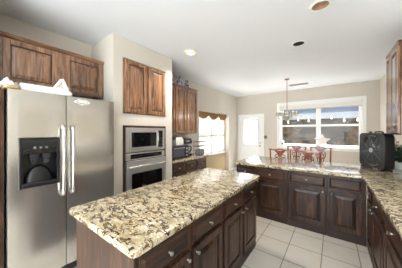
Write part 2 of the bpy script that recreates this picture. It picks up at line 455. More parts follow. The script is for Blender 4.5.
# ------------------------------------------------------------------ outdoors
struct('floor_outside', mbox(-14, 9, -14, 18, -.26, -.13), 'conc')
struct('wall_outside', mbox(-3.4, 5.5, 10.0, 10.3, -.13, 2.5), 'stone')
bm = B(); box(bm, -3.6, 5.7, 9.55, 9.7, 2.05, 2.3); struct('trim_2', bm, 'beam')
bm = B(); box(bm, -3.6, 5.7, 9.56, 9.72, 2.301, 2.5); struct('trim_3', bm, 'roof')
bm = B(); box(bm, -3.6, 5.7, 8.3, 10.3, 2.5, 2.6); struct('roof_patio', bm, 'beam')
bm = B(); prism(bm, [(10.31, 2.46), (10.6, 2.46), (14.0, 3.6), (14.0, 3.75)], -3.8, 5.9, 'x'); struct('roof_outside', bm, 'roof')
bm = B()
for k in range(70):
    yy = -1 + k*.2; box(bm, -5.23, -5.2, yy, yy+.19, -.13, 2.9)
box(bm, -5.19, -5.17, -1, 11, .3, .42); box(bm, -5.19, -5.17, -1, 11, 1.4, 1.52)
tag(obj('garden_fence', bm, 'fence'), 'pale board fence outdoors beyond the left bay window', 'fence')
struct('wall_added_right', mbox(2.4, 2.6, -3, 5.5, -.13, 3.2), 'addedwall')  # unseen wall added to dim the sink window mirrored in the refrigerator
# string of lights across the patio
st = thing('string_lights', 'string of white patio lights hung outside the wide window', 'string lights', (0, 9.0, 2.0))
pts = []
bul = []
for k in range(41):
    x = -2.2 + k*.08; u = ((x+2.2) % 1.1)/1.1; z = .15 - .16*math.sin(PI*u)
    pts.append((x, 0, z))
    if k % 5 == 2: bul.append((x, z))
obj('wire', tube(B(), pts, .008, 6), 'grey', st)
for x, z in bul:
    bm = lathe(B(), [(.012, 0), (.016, -.03), (.032, -.06), (.038, -.10), (.026, -.14), (0, -.165)], 12, Matrix.Translation((x, 0, z)))
    obj('bulb', bm, 'bulb', st, 60)
for x in (-2.22, 1.02): obj('post', mbox(x-.04, x+.04, -.04, .04, -2.13, .17), 'beam', st)
# ------------------------------------------------------------------ cabinets
def door_obj(x0, x1, z0, z1, mat, parent, fr=.055, t=.024):
    bm = B()
    fr = min(fr, (x1-x0)*.22)
    box(bm, x0, x0+fr, -t, -.0005, z0, z1, .004); box(bm, x1-fr, x1, -t, -.0005, z0, z1, .004)
    box(bm, x0+fr, x1-fr, -t, -.0005, z0, z0+fr, .004); box(bm, x0+fr, x1-fr, -t, -.0005, z1-fr, z1, .004)
    o = obj('door', bm, mat, parent)
    a0, a1, b0, b1 = x0+fr, x1-fr, z0+fr, z1-fr
    obj('panel_groove', mbox(a0, a1, -.006, -.0005, b0, b1), 'groove', o)  # groove floor coloured darker than the door wood
    g = .011; s = min(.03, (a1-a0)*.2); bm = B()
    lo = [bm.verts.new(p) for p in ((a0+g, -.006, b0+g), (a1-g, -.006, b0+g), (a1-g, -.006, b1-g), (a0+g, -.006, b1-g))]
    md = [bm.verts.new(p) for p in ((a0+g, -.011, b0+g), (a1-g, -.011, b0+g), (a1-g, -.011, b1-g), (a0+g, -.011, b1-g))]
    m2 = [bm.verts.new(p) for p in ((a0+g+s, -t*.84, b0+g+s), (a1-g-s, -t*.84, b0+g+s), (a1-g-s, -t*.84, b1-g-s), (a0+g+s, -t*.84, b1-g-s))]
    e = s+.003
    hi = [bm.verts.new(p) for p in ((a0+g+e, -t*.97, b0+g+e), (a1-g-e, -t*.97, b0+g+e), (a1-g-e, -t*.97, b1-g-e), (a0+g+e, -t*.97, b1-g-e))]
    bm.faces.new(hi); bm.faces.new(list(reversed(lo)))
    for p, q in ((lo, md), (md, m2), (m2, hi)):
        for i in range(4): bm.faces.new((p[i], p[(i+1) % 4], q[(i+1) % 4], q[i]))
    obj('raised_panel', bm, mat, o)
    return o
def drawer_bm(x0, x1, z0, z1, t=.024):
    bm = B(); box(bm, x0, x1, -t*.5, -.0005, z0, z1, .003)
    s = .02; g = .008
    lo = [bm.verts.new(p) for p in ((x0+g, -t*.5, z0+g), (x1-g, -t*.5, z0+g), (x1-g, -t*.5, z1-g), (x0+g, -t*.5, z1-g))]
    hi = [bm.verts.new(p) for p in ((x0+g+s, -t, z0+g+s), (x1-g-s, -t, z0+g+s), (x1-g-s, -t, z1-g-s), (x0+g+s, -t, z1-g-s))]
    bm.faces.new(hi)
    for i in range(4): bm.faces.new((lo[i], lo[(i+1) % 4], hi[(i+1) % 4], hi[i]))
    return bm
def knob(x, z, parent, y=-.0235):
    bm = lathe(B(), [(.008, 0), (.005, .006), (.005, .014), (.011, .018), (.0135, .024), (.010, .029), (0, .031)], 14, Matrix.Translation((x, y, z)) @ YF)
    obj('knob', bm, 'nickel', parent, 50)
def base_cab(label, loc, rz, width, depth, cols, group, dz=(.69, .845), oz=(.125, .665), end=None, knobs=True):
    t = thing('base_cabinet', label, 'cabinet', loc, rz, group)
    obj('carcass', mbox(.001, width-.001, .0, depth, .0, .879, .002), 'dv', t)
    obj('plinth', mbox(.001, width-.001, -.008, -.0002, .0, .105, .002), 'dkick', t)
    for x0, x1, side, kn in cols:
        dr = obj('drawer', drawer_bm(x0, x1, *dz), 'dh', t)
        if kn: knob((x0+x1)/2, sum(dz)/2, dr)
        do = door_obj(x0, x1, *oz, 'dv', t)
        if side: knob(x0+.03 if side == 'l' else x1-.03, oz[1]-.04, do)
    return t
def wall_cab(label, loc, rz, width, depth, z0, z1, cols, group, crown=True, mv='wv', mh='wh', knobs=True):
    t = thing('wall_cabinet', label, 'cabinet', loc, rz, group)
    obj('carcass', mbox(.001, width-.001, 0, depth, z0, z1-.001, .002), mv, t)
    if crown:
        bm = B(); prism(bm, [(-.002, z1-.03), (-.012, z1-.026), (-.026, z1), (-.026, z1+.012), (depth, z1+.012), (depth, z1), (-.001, z1)], .001, width-.001, 'x')
        obj('crown_molding', bm, mh, t)
    for x0, x1, side in cols:
        do = door_obj(x0, x1, z0+.02, z1-.04 if crown else z1-.02, mv, t)
    return t
R90 = PI/2
# island: two double units under one granite top
IX0, IX1 = -1.56, -.82
g = 'base cabinets of the island'
base_cab('dark wood island base cabinet at the near end, by the refrigerator', (IX1, .54, 0), R90, .89, IX1-IX0,
         [(.025, .425, 'r', 1), (.465, .872, 'l', 1)], g)
base_cab('dark wood island base cabinet at the far end, facing the peninsula aisle', (IX1, 1.43, 0), R90, .89, IX1-IX0,
         [(.025, .43, 'r', 1), (.482, .868, 'l', 1)], g)
tag(obj('island_worktop', prism(B(), rrect(-1.605, -.765, .50, 2.365, .035), .88, .92, 'z', .008, 3), 'granite', None, 40),
    'speckled cream and brown granite top of the kitchen island', 'worktop')
# peninsula
g = 'base cabinets of the peninsula'; PY = 3.15
for x0, w, cols, lab in (
    (-1.47, .365, [(.02, .352, 'r', 1)], 'dark wood peninsula base cabinet at the open left end, partly behind the island'),
    (-1.103, .515, [(.02, .485, 'l', 1)], 'dark wood peninsula base cabinet just right of the island, knob on left of door'),
    (-.587, .52, [(.03, .5, 'r', 1)], 'dark wood peninsula base cabinet in the middle, knob on right of door'),
    (-.066, .42, [(.022, .375, 'l', 0)], 'dark wood peninsula base cabinet at inner corner, knobless drawer front')):
    base_cab(lab, (x0, PY, 0), 0, w, .66, cols, g)
# right run
g = 'base cabinets under the right counter'
for y1, w, cols, lab in (
    (3.11, .45, [(.10, .43, 'r', 1)], 'dark wood base cabinet of the right run next to the inner corner'),
    (2.66, .545, [(.02, .525, 'l', 1)], 'dark wood base cabinet of the right run, second from the inner corner'),
    (2.115, .56, [(.02, .54, 'r', 1)], 'dark wood base cabinet of the right run, at the right edge of the photo'),
    (1.555, .90, [(.02, .44, 'r', 1), (.46, .88, 'l', 1)], 'dark wood base cabinet of the right run, just outside the right edge of the photo'),
    (.655, .90, [(.02, .44, 'r', 1), (.46, .88, 'l', 1)], 'dark wood base cabinet of the right run, nearest the camera and outside the photo')):
    base_cab(lab, (.365, y1, 0), -R90, w, .62, cols, g)
cnr = rrect(-1.495, .985, 3.1, 4.15, .03)
L = [(-1.465, 3.1), (.29, 3.1), (.311, 3.091), (.32, 3.07), (.32, -.25), (.995, -.25), (.995, 4.15), (-1.465, 4.15), (-1.486, 4.141), (-1.495, 4.12), (-1.495, 3.13), (-1.486, 3.109)]
tag(obj('peninsula_worktop', prism(B(), L, .88, .92, 'z', .008, 3), 'granite', None, 40),
    'speckled granite worktop along peninsula and right wall, with the black fan on it', 'worktop')
# coffee counter
g = 'base cabinets of the coffee counter'; QX = -2.46
for y0, w, lab in ((2.402, .405, 'dark wood base cabinet under the coffee counter, beside the oven wall'),
                   (2.807, .36, 'dark wood base cabinet under the coffee counter, middle of its three'),
                   (3.167, .41, 'dark wood base cabinet under the coffee counter, end nearest the bay window')):
    base_cab(lab, (QX, y0, 0), R90, w, .60, [(.02, w-.03, 'l', 1)], g)
tag(obj('coffee_counter_worktop', prism(B(), rrect(LX+.004, -2.425, 2.402, 3.68, .03, corners=(0, 1, 0, 0)), .88, .92, 'z', .007, 2), 'granite', None, 40),
    'pale granite worktop of the coffee counter beside the oven wall', 'worktop')
# wall cabinets
wall_cab('three-door brown wooden wall cabinet above the coffee counter, vases on top', (-2.75, 2.403, 0), R90, 1.185, .325, 1.44, 2.51,
         [(.012, .385, 'r'), (.408, .745, 'l'), (.80, 1.165, 'l')], None)
wall_cab('two-door brown wooden cabinet set in the wall above the built-in microwave', (OX-.0, 1.421, 0), R90, .815, .58, 1.758, 2.56,
         [(.03, .40, 'r'), (.435, .80, 'l')], None, crown=False)
wall_cab('wide brown wooden cabinet recessed above the refrigerator', (-2.70, .262, 0), R90, 1.017, .372, 1.975, 2.49,
         [(.02, .47, 'r'), (.545, .985, 'l')], None)
wall_cab('tall brown wall cabinet high on the right wall above the box fan', (.67, 3.84, 0), -R90, .64, .325, 1.45, 2.60,
         [(.02, .235, 'l'), (.265, .62, 'l')], None, mv='wv', mh='wh')
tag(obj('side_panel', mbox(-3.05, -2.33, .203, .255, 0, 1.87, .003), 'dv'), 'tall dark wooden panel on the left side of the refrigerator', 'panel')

# ------------------------------------------------------------------ refrigerator
fr = thing('refrigerator', 'side by side stainless steel refrigerator with black water dispenser', 'refrigerator', (-2.25, .264, 0), R90)
FW, FH = .935, 1.868
obj('body', mbox(.003, FW-.003, .075, .76, .02, FH-.012, .006), 'char', fr)
def curved_door(x0, x1, z0, z1, hole=None, t=.068, bulge=.004):
    bm = B(); xs = [x0 + (x1-x0)*i/12 for i in range(13)]; zs = [z0, z1]
    if hole:
        xs = sorted(set([x for x in xs if all(abs(x-h) > .012 for h in hole[:2])] + list(hole[:2]))); zs = [z0, hole[2], hole[3], z1]
    def yy(x):
        u = 2*(x-x0)/(x1-x0)-1; e = max(0, abs(u)-.93)/.07
        return -bulge*(1-u*u) + .004*e*e
    V = {(i, j): bm.verts.new((x, yy(x), z)) for i, x in enumerate(xs) for j, z in enumerate(zs)}
    for i in range(len(xs)-1):
        for j in range(len(zs)-1):
            if hole and xs[i] >= hole[0]-1e-6 and xs[i+1] <= hole[1]+1e-6 and j == 1: continue
            bm.faces.new((V[i, j], V[i+1, j], V[i+1, j+1], V[i, j+1]))
    bk = {(i, j): bm.verts.new((x, t, z)) for i, x in enumerate(xs) for j, z in ((0, z0), (1, z1))}
    n = len(xs)-1; m = len(zs)-1
    for i in range(n):
        bm.faces.new((V[i, 0], bk[i, 0], bk[i+1, 0], V[i+1, 0])); bm.faces.new((V[i, m], V[i+1, m], bk[i+1, 1], bk[i, 1]))
        bm.faces.new((bk[i, 0], bk[i, 1], bk[i+1, 1], bk[i+1, 0]))
    bm.faces.new([V[0, j] for j in range(m+1)] + [bk[0, 1], bk[0, 0]]); bm.faces.new([V[n, j] for j in range(m, -1, -1)] + [bk[n, 0], bk[n, 1]])
    return bm
HO = (.072, .358, .985, 1.435)
fd = obj('freezer_door', curved_door(.002, .422, .10, FH, HO), 'steel', fr, 30)
rd = obj('fridge_door', curved_door(.428, FW-.002, .10, FH), 'steel', fr, 30)
for par, x in ((fd, .386), (rd, .468)):
    pts = [(x, -.012, .845), (x, -.035, .852), (x, -.052, .875), (x, -.062, .95), (x, -.066, 1.2), (x, -.062, 1.45), (x, -.052, 1.525), (x, -.035, 1.548), (x, -.012, 1.555)]
    h = obj('handle', tube(B(), pts, .0135, 12), 'chrome', par, 60)
    for z in (.845, 1.52): obj('handle_mount', mbox(x-.017, x+.017, -.052, -.01, z, z+.045, .007), 'nickel', h)
x0, x1, z0, z1 = HO
bm = B()   # bezel
for a in ((x0-.004, x0+.018, z0-.004, z1+.004), (x1-.018, x1+.004, z0-.004, z1+.004), (x0+.018, x1-.018, z1-.014, z1+.004), (x0+.018, x1-.018, z0-.004, z0+.03)):
    box(bm, a[0], a[1], -.028, .005, a[2], a[3], .003)
dsp = obj('water_dispenser', bm, 'black', fd)
bm = B(); prism(bm, [(-.024, 1.29), (-.028, 1.42), (.03, 1.42), (.03, 1.29)], x0+.0185, x1-.0185, 'x'); obj('control_panel', bm, 'blackg', dsp)
for k in range(3): obj('button', lathe(B(), [(0, 0), (.011, 0), (.011, .003), (0, .003)], 14, Matrix.Translation((x0+.10+k*.043, -.0255, 1.345)) @ YF), 'grey', dsp)
bm = B(); box(bm, x0, x1, .0605, .066, z0, z1); box(bm, x0, x0+.004, -.005, .06, z0, z1); box(bm, x1-.004, x1, -.005, .06, z0, z1); box(bm, x0, x1, -.005, .06, z0, z0+.03); box(bm, x0, x1, -.005, .06, z1-.01, z1)
obj('recess', bm, 'black', dsp)
for x in (x0+.10, x0+.19):
    bm = B(); box(bm, x-.028, x+.028, -.012, .05, 1.235, 1.29, .006); box(bm, x-.02, x+.02, -.004, .04, 1.195, 1.236, .006)
    obj('spout', bm, 'char', dsp)
bm = B()   # paddle: a shallow half dome
prof = [(.108*math.cos(a*PI/2/8), .15*math.sin(a*PI/2/8)) for a in range(9)]
lathe(bm, [(r, z) for r, z in prof], 24)
for v in bm.verts: v.co = Vector((x0+.143+v.co.x, .052+v.co.y*.42 - .01, z0+.035+v.co.z))
obj('paddle', bm, 'black', dsp, 50)
obj('drip_tray', mbox(x0+.02, x1-.02, -.034, .055, z0+.022, z0+.034, .004), 'char', dsp)
bm = B(); box(bm, .01, FW-.01, .02, .07, .015, .092, .004)
for k in range(4): box(bm, .03, FW-.03, .012, .02, .025+k*.016, .034+k*.016)
obj('toe_grille', bm, 'char', fr)
for x in (.03, FW-.13): obj('hinge_cover', mbox(x, x+.10, .06, .16, FH-.011, FH+.006, .006), 'char', fr)
# white scroll magnet on the fridge door
bm = B(); n = 0
for sx in (-1, 1):
    pts = []
    for i in range(22):
        a = i*.42; r = .007 + .0016*i
        pts.append((sx*(.038 + r*math.cos(a)*.9), 0, r*math.sin(a)*.55))
    tube(bm, pts, .0055, 6)
    tube(bm, [(0, 0, .018), (sx*.03, 0, .028), (sx*.06, 0, .012), (sx*.078, 0, -.006)], .005, 6)
tube(bm, [(0, 0, -.022), (-.03, 0, -.026), (0, 0, -.03), (.03, 0, -.026), (0, 0, -.022)], .005, 6)
lathe(bm, [(0, 0), (.016, .0), (.013, .008), (0, .01)], 14, Matrix.Translation((0, 0, .004)) @ YF)
o = obj('scroll_magnet', bm, 'cloth', None, 60); o.location = (-2.227, .828, 1.815); o.rotation_euler = (0, 0, R90)
tag(o, 'small white scroll shaped ornament on the upper right refrigerator door', 'ornament')
# things on top of the refrigerator
FT = FH + .001
o = tag(obj('cutting_board', prism(B(), rrect(-2.66, -2.262, .25, .345, .02), 1.876, 1.906, 'z', .004), 'tan', None, 40), 'tan wooden board lying on the refrigerator top at left', 'board')
bm = B(); zt = FH+.0085
ty0, ty1 = .352, .602
box(bm, -2.62, -2.30, ty0, ty1, zt, zt+.012, .003)
for a in ((-2.308, -2.296, ty0, ty1), (-2.624, -2.612, ty0, ty1), (-2.612, -2.308, ty0, ty0+.012), (-2.612, -2.308, ty1-.012, ty1)): box(bm, a[0], a[1], a[2], a[3], zt, zt+.066, .003)
tag(obj('serving_tray', bm, 'whitem'), 'long low white tray on the refrigerator top front', 'tray')
def crumple(cx, cy, sx, sy, h, seed, base, n=22):
    bm = B(); rn = random.Random(seed); ph = [rn.uniform(0, 6.28) for _ in range(6)]
    V = []
    for i in range(n+1):
        row = []
        for j in range(n+1):
            u, v = i/n*2-1, j/n*2-1
            d = max(0, 1-(abs(u)**3+abs(v)**3)*.8)
            z = h*(d**.6)*(.62+.22*math.sin(3.1*u+4*v+ph[0])+.18*math.sin(7*u-3*v+ph[1])+.12*math.sin(9*v+5*u+ph[2]))
            wob = 1+.12*math.sin(5*math.atan2(v, u)+ph[3])
            row.append(bm.verts.new((cx+sx*u*wob, cy+sy*v*wob, base+max(.004, z))))
        V.append(row)
    for i in range(n):
        for j in range(n): bm.faces.new((V[i][j], V[i+1][j], V[i+1][j+1], V[i][j+1]))
    bnd = [e for e in bm.edges if e.is_boundary]
    r = bmesh.ops.extrude_edge_only(bm, edges=bnd)
    for v in [x for x in r['geom'] if isinstance(x, bmesh.types.BMVert)]: v.co.z = base
    bmesh.ops.holes_fill(bm, edges=[e for e in bm.edges if e.is_boundary])
    return bm
tag(obj('towel', crumple(-2.42, .288, .14, .055, .08, 4, 1.907), 'cloth', None, 70), 'crumpled white towel heaped on the tan board above the refrigerator', 'towel')
bm = B()   # folded napkin with a raised corner
prism(bm, [(.742, 1.873), (.742, 1.935), (.768, 1.955), (.80, 1.945), (.845, 1.935), (.882, 1.905), (.876, 1.873)], -2.34, -2.262, 'x', .01)
for L_ in ([(-2.30, .735, 1.945), (-2.30, .765, 1.985), (-2.30, .795, 2.035), (-2.30, .805, 2.045), (-2.298, .812, 2.02), (-2.295, .822, 1.97), (-2.29, .84, 1.935)],):
    tube(bm, L_, [.012, .015, .015, .012, .016, .022, .024], 8)
prism(bm, [(.745, 1.945), (.80, 2.03), (.825, 1.95)], -2.325, -2.312, 'x')
bmesh.ops.translate(bm, verts=bm.verts, vec=(0, -.133, 0))
tag(obj('napkin', bm, 'cloth', None, 50), 'folded white napkin with a raised corner on the refrigerator top, right of tray', 'napkin')

# ------------------------------------------------------------------ wall oven and microwave
ov = thing('wall_oven', 'stainless built-in wall oven with black window below the microwave', 'oven', (OX, 1.43, 0), R90)
W = .80
obj('oven_body', mbox(.03, W-.03, .002, .56, .30, 1.168, .004), 'char', ov)
bm = B(); 
for a in ((0, .028, .285, 1.58), (W-.028, W, .285, 1.58)): box(bm, a[0], a[1], -.012, .3, a[2], a[3], .002)
box(bm, .028, W-.028, -.012, .3, 1.552, 1.58, .002)
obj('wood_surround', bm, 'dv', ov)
bm = B(); box(bm, .032, W-.032, -.02, .0, 1.062, 1.165, .004); cp = obj('control_panel', bm, 'osteel', ov)
obj('display', mbox(.10, W-.10, -.0235, -.0198, 1.082, 1.148, .003), 'blackg', cp)
for k in range(6): obj('button', mbox(.14+k*.028, .158+k*.028, -.0252, -.0235, 1.108, 1.121), 'char', cp)
bm = B(); box(bm, .032, W-.032, -.04, .0, .40, 1.052, .008); dr = obj('oven_door', bm, 'osteel', ov)
obj('oven_window', prism(B(), rrect(.11, W-.11, .50, .862, .02), -.0425, -.039, 'y'), 'blackg', dr)
h = tube(B(), [(.06, -.04, .965), (.062, -.075, .968), (.09, -.09, .97), (W/2, -.096, .97), (W-.09, -.09, .97), (W-.062, -.075, .968), (W-.06, -.04, .965)], .014, 12)
obj('handle', h, 'chrome', dr, 60)
obj('warming_drawer', mbox(.032, W-.032, -.03, .0, .302, .392, .006), 'osteel', ov)
mw = thing('microwave', 'stainless built-in microwave with trim frame above the wall oven', 'microwave', (OX, 1.43, 1.17), R90)
bm = B(); T = .052
for a in ((.03, .03+T, .012, .38), (W-.03-T, W-.03, .012, .38), (.03+T, W-.03-T, .012, .012+.042), (.03+T, W-.03-T, .38-.042, .38)): box(bm, a[0], a[1], -.018, .0, a[2], a[3], .004)
obj('trim_frame', bm, 'osteel', mw)
obj('microwave_body', mbox(.083, W-.083, .0, .4, .056, .336), 'char', mw)
do = obj('microwave_door', mbox(.084, W-.185, -.03, -.001, .056, .336, .006), 'osteel', mw)
obj('door_window', prism(B(), rrect(.112, W-.225, .085, .308, .012), -.033, -.029, 'y'), 'blackg', do)
obj('handle', tube(B(), [(W-.205, -.028, .09), (W-.205, -.05, .095), (W-.205, -.055, .2), (W-.205, -.05, .3), (W-.205, -.028, .305)], .008, 8), 'chrome', do, 60)
kp = obj('keypad', mbox(W-.183, W-.084, -.03, -.001, .056, .336, .004), 'blackg', mw)
for i in range(4):
    for j in range(3): obj('button', mbox(W-.17+j*.026, W-.151+j*.026, -.0318, -.03, .09+i*.035, .112+i*.035), 'char', kp)

# ------------------------------------------------------------------ coffee counter appliances
CT = .921
t = thing('toaster_oven', 'black toaster oven with glass door on the coffee counter', 'toaster oven', (-2.505, 2.44, CT), R90); t.scale = (1.2, 1.0, 1.2)
obj('housing', mbox(0, .46, .012, .30, .012, .23, .012), 'black', t)
d_ = obj('oven_door', mbox(.03, .34, -.006, .012, .03, .21, .005), 'char', t)
obj('door_window', mbox(.055, .315, -.009, -.005, .05, .18, .003), plain('toaster_glass', (92, 96, 110), .08), d_)
obj('handle', tube(B(), [(.06, -.004, .195), (.06, -.03, .195), (.31, -.03, .195), (.31, -.004, .195)], .007, 8), 'nickel', d_, 60)
for k in range(3):
    obj('dial', lathe(B(), [(.018, 0), (.016, .018), (0, .018)], 14, Matrix.Translation((.40, .012, .055+k*.06)) @ YF), 'lgrey', t, 40)
for x in (.03, .43):
    for y in (.04, .27): obj('foot', lathe(B(), [(.012, 0), (.012, .012)], 10, Matrix.Translation((x, y, 0))), 'black', t)
t = thing('canister', 'grey lidded canister standing on the black toaster oven', 'canister', (-2.63, 2.63, CT+.278))
obj('jar', lathe(B(), [(.0, 0), (.055, 0), (.06, .01), (.06, .10), (.052, .115), (0, .115)], 20), 'grey', t, 40)
obj('lid', lathe(B(), [(.0, .116), (.056, .116), (.056, .135), (.015, .14), (.015, .155), (0, .156)], 20), 'char', t, 40)
bm = B(); prism(bm, [(-.09, 0), (.09, 0), (.085, .10), (.05, .145), (0, .155), (-.05, .145), (-.085, .10)], -.035, .035, 'x', .012, 3)
o = obj('paper_bag', bm, 'cloth', None, 50); o.location = (-2.63, 2.815, CT+.278); o.scale = (1, 1.15, 1.1)
tag(o, 'white arched paper packet standing on the toaster oven', 'packet')
t = thing('coffee_maker', 'black and silver coffee maker beside the toaster oven', 'coffee maker', (-2.72, 3.01, CT), R90); t.scale = (1.33, 1.2, 1.2)
obj('base', mbox(0, .26, .0, .26, 0, .035, .01), 'black', t)
obj('body', mbox(.01, .25, .15, .26, .035, .25, .012), 'black', t)
bm = prism(B(), [(0, .235), (-.012, .28), (.02, .335), (.12, .352), (.26, .34), (.26, .235)], .0, .26, 'x', .014, 3); obj('brew_head', bm, 'black', t, 40)
c_ = obj('carafe', lathe(B(), [(0, .037), (.075, .037), (.092, .06), (.095, .13), (.07, .19), (.06, .215), (.066, .225), (0, .226)], 22, Matrix.Translation((.13, .045, 0))), 'silver', t, 40)
obj('carafe_handle', tube(B(), [(.13, -.045, .19), (.13, -.085, .185), (.13, -.095, .13), (.13, -.06, .08), (.13, -.045, .075)], .011, 8), 'black', c_, 60)
obj('control_panel', mbox(.09, .17, -.019, -.004, .275, .30, .004), 'silver', t)
rk = thing('wire_rack', 'slim two tier metal wire rack at the end of the coffee counter', 'rack', (-2.515, 3.375, CT), R90); rk.scale = (.86, .76, 1.3)
for zz in (.165, .245):
    bm = B()
    for y in (0, .055, .11, .165, .22): tube(bm, [(0, y, zz), (.34, y, zz)], .004, 6)
    for x in (.0, .34): tube(bm, [(x, 0, zz), (x, .22, zz)], .005, 6)
    obj('shelf', bm, 'char', rk)
for x in (.0, .34):
    for y in (.0, .22): obj('post', tube(B(), [(x, y, 0), (x, y, .27)], .005, 6), 'char', rk)
t = thing('toaster', 'small grey two slot toaster under the wire rack', 'toaster', (-2.525, 3.395, CT), R90); t.scale = (.92, .95, 1.0)
obj('housing', prism(B(), rrect(.0, .24, .012, .145, .03), .01, .145, 'y', .012, 3), 'grey', t, 40)
for y in (.03, .09): obj('slot', mbox(.03, .21, y, y+.025, .1455, .1475), 'black', t)
obj('lever', mbox(.241, .262, .06, .09, .08, .095, .004), 'black', t)
obj('foot', mbox(.02, .22, .02, .135, 0, .0118), 'black', t)
# vases on the wall cabinet
for name, lab, y, prof, mt in (
    ('vase', 'taller blue and white porcelain vase on the wall cabinet above the coffee counter', 3.04,
     [(0, 0), (.05, 0), (.075, .03), (.085, .075), (.06, .12), (.025, .15), (.02, .19), (.035, .225), (.045, .232), (.03, .225), (0, .2)], 'porc'),
    ('vase', 'shorter blue and white ginger jar on the wall cabinet, right of the taller vase', 3.32,
     [(0, 0), (.04, 0), (.05, .03), (.055, .10), (.045, .14), (.03, .15), (.032, .162), (.042, .166), (.04, .19), (.012, .205), (0, .21)], 'porc')):
    o = obj(name, lathe(B(), prof, 22), mt, None, 50); o.location = (-2.86, y, 2.5235)
    tag(o, lab, 'vase')

# ------------------------------------------------------------------ bay window valance, window shade
bm = B(); NS = 60
ya, yb = WY0+.03, WY1-.03
def hem(u):
    s = (u*3) % 1.0
    return .085 + .13*math.sin(PI*s)**.7
fr_, bk_ = [], []
for i in range(NS+1):
    u = i/NS; y = ya+(yb-ya)*u; f = .012*math.sin(u*PI*26)
    col = []
    for k in range(6):
        w = k/5; col.append(bm.verts.new((LX-.105+.02+f*w, y, 2.085-hem(u)*w)))
    fr_.append(col)
for i in range(NS):
    for k in range(5): bm.faces.new((fr_[i][k], fr_[i+1][k], fr_[i+1][k+1], fr_[i][k+1]))
bmesh.ops.solidify(bm, geom=list(bm.faces), thickness=.008)
va = obj('scalloped_valance', bm, 'valance', None, 60)
tag(va, 'tan scalloped valance across the top of the left bay window', 'valance')
obj('curtain_rod', tube(B(), [(LX-.12, ya-.02, 2.08), (LX-.12, yb+.02, 2.08)], .009, 8), 'brass', va)
sh_ = thing('window_shade', 'raised cream pleated shade stacked at the top of the wide window', 'shade', (-.41, FY-.031, 2.195))
obj('headrail', mbox(-1.055, 1.055, -.0, .029, .132, .183, .004), 'white', sh_)
bm = B()
for k in range(7): box(bm, -1.05, 1.05, .003, .025, .019+k*.016, .034+k*.016, .003)
obj('pleats', bm, 'shade', sh_)
obj('bottom_rail', mbox(-1.055, 1.055, .001, .027, .0, .018, .003), 'lgrey', sh_)

# star and small pot on the sill
SZ = NZ0+.0225
bm = B(); pts = []
for k in range(10):
    a = PI/2 + k*PI/5; r = .25 if k % 2 == 0 else .115
    pts.append((r*math.cos(a), r*math.sin(a)))
f = [bm.verts.new((x, 0, z)) for x, z in pts]; c0 = bm.verts.new((0, -.03, 0)); c1 = bm.verts.new((0, .03, 0))
for k in range(10):
    bm.faces.new((f[k], f[(k+1) % 10], c0)); bm.faces.new((f[(k+1) % 10], f[k], c1))
bmesh.ops.bevel(bm, geom=[e for e in bm.edges], offset=.008, segments=2, affect='EDGES')
o = obj('star_ornament', bm, 'cloth', None, 40); zmin = min(v.co.z for v in o.data.vertices)
o.location = (-.26, FY-.014, SZ-zmin+.001); tag(o, 'white starfish shaped ornament standing on the wide window sill', 'ornament')
pv = thing('flower_pot', 'small blue and white pot of pale flowers on the left window sill end', 'flower pot', (-1.38, FY-.012, SZ))
obj('pot', lathe(B(), [(0, 0), (.024, 0), (.034, .06), (.036, .075), (.03, .075), (0, .06)], 18), 'porc', pv, 50)
bm = B(); rn = random.Random(5)
for k in range(24):
    p = Vector((rn.uniform(-.045, .045), rn.uniform(-.03, .03), .10+rn.uniform(-.02, .05)))
    bmesh.ops.create_icosphere(bm, subdivisions=1, radius=rn.uniform(.012, .02), matrix=Matrix.Translation(p))
obj('blossoms', bm, 'frost', pv, 80)
bm = B()
for k in range(5): tube(bm, [(0, 0, .06), (.02*math.cos(k*1.26), .015*math.sin(k*1.26), .11)], .003, 5)
obj('stem', bm, 'leaf', pv)
sw = thing('light_switch', 'grey double light switch plate on the wall beside the white door', 'light switch', (-1.96, FY, 1.28))
obj('plate', mbox(-.065, .065, -.009, -.001, -.058, .058, .004), 'grey', sw)
for x in (-.03, .03): obj('toggle', mbox(x-.012, x+.012, -.016, -.0092, -.025, .025, .003), 'char', sw)

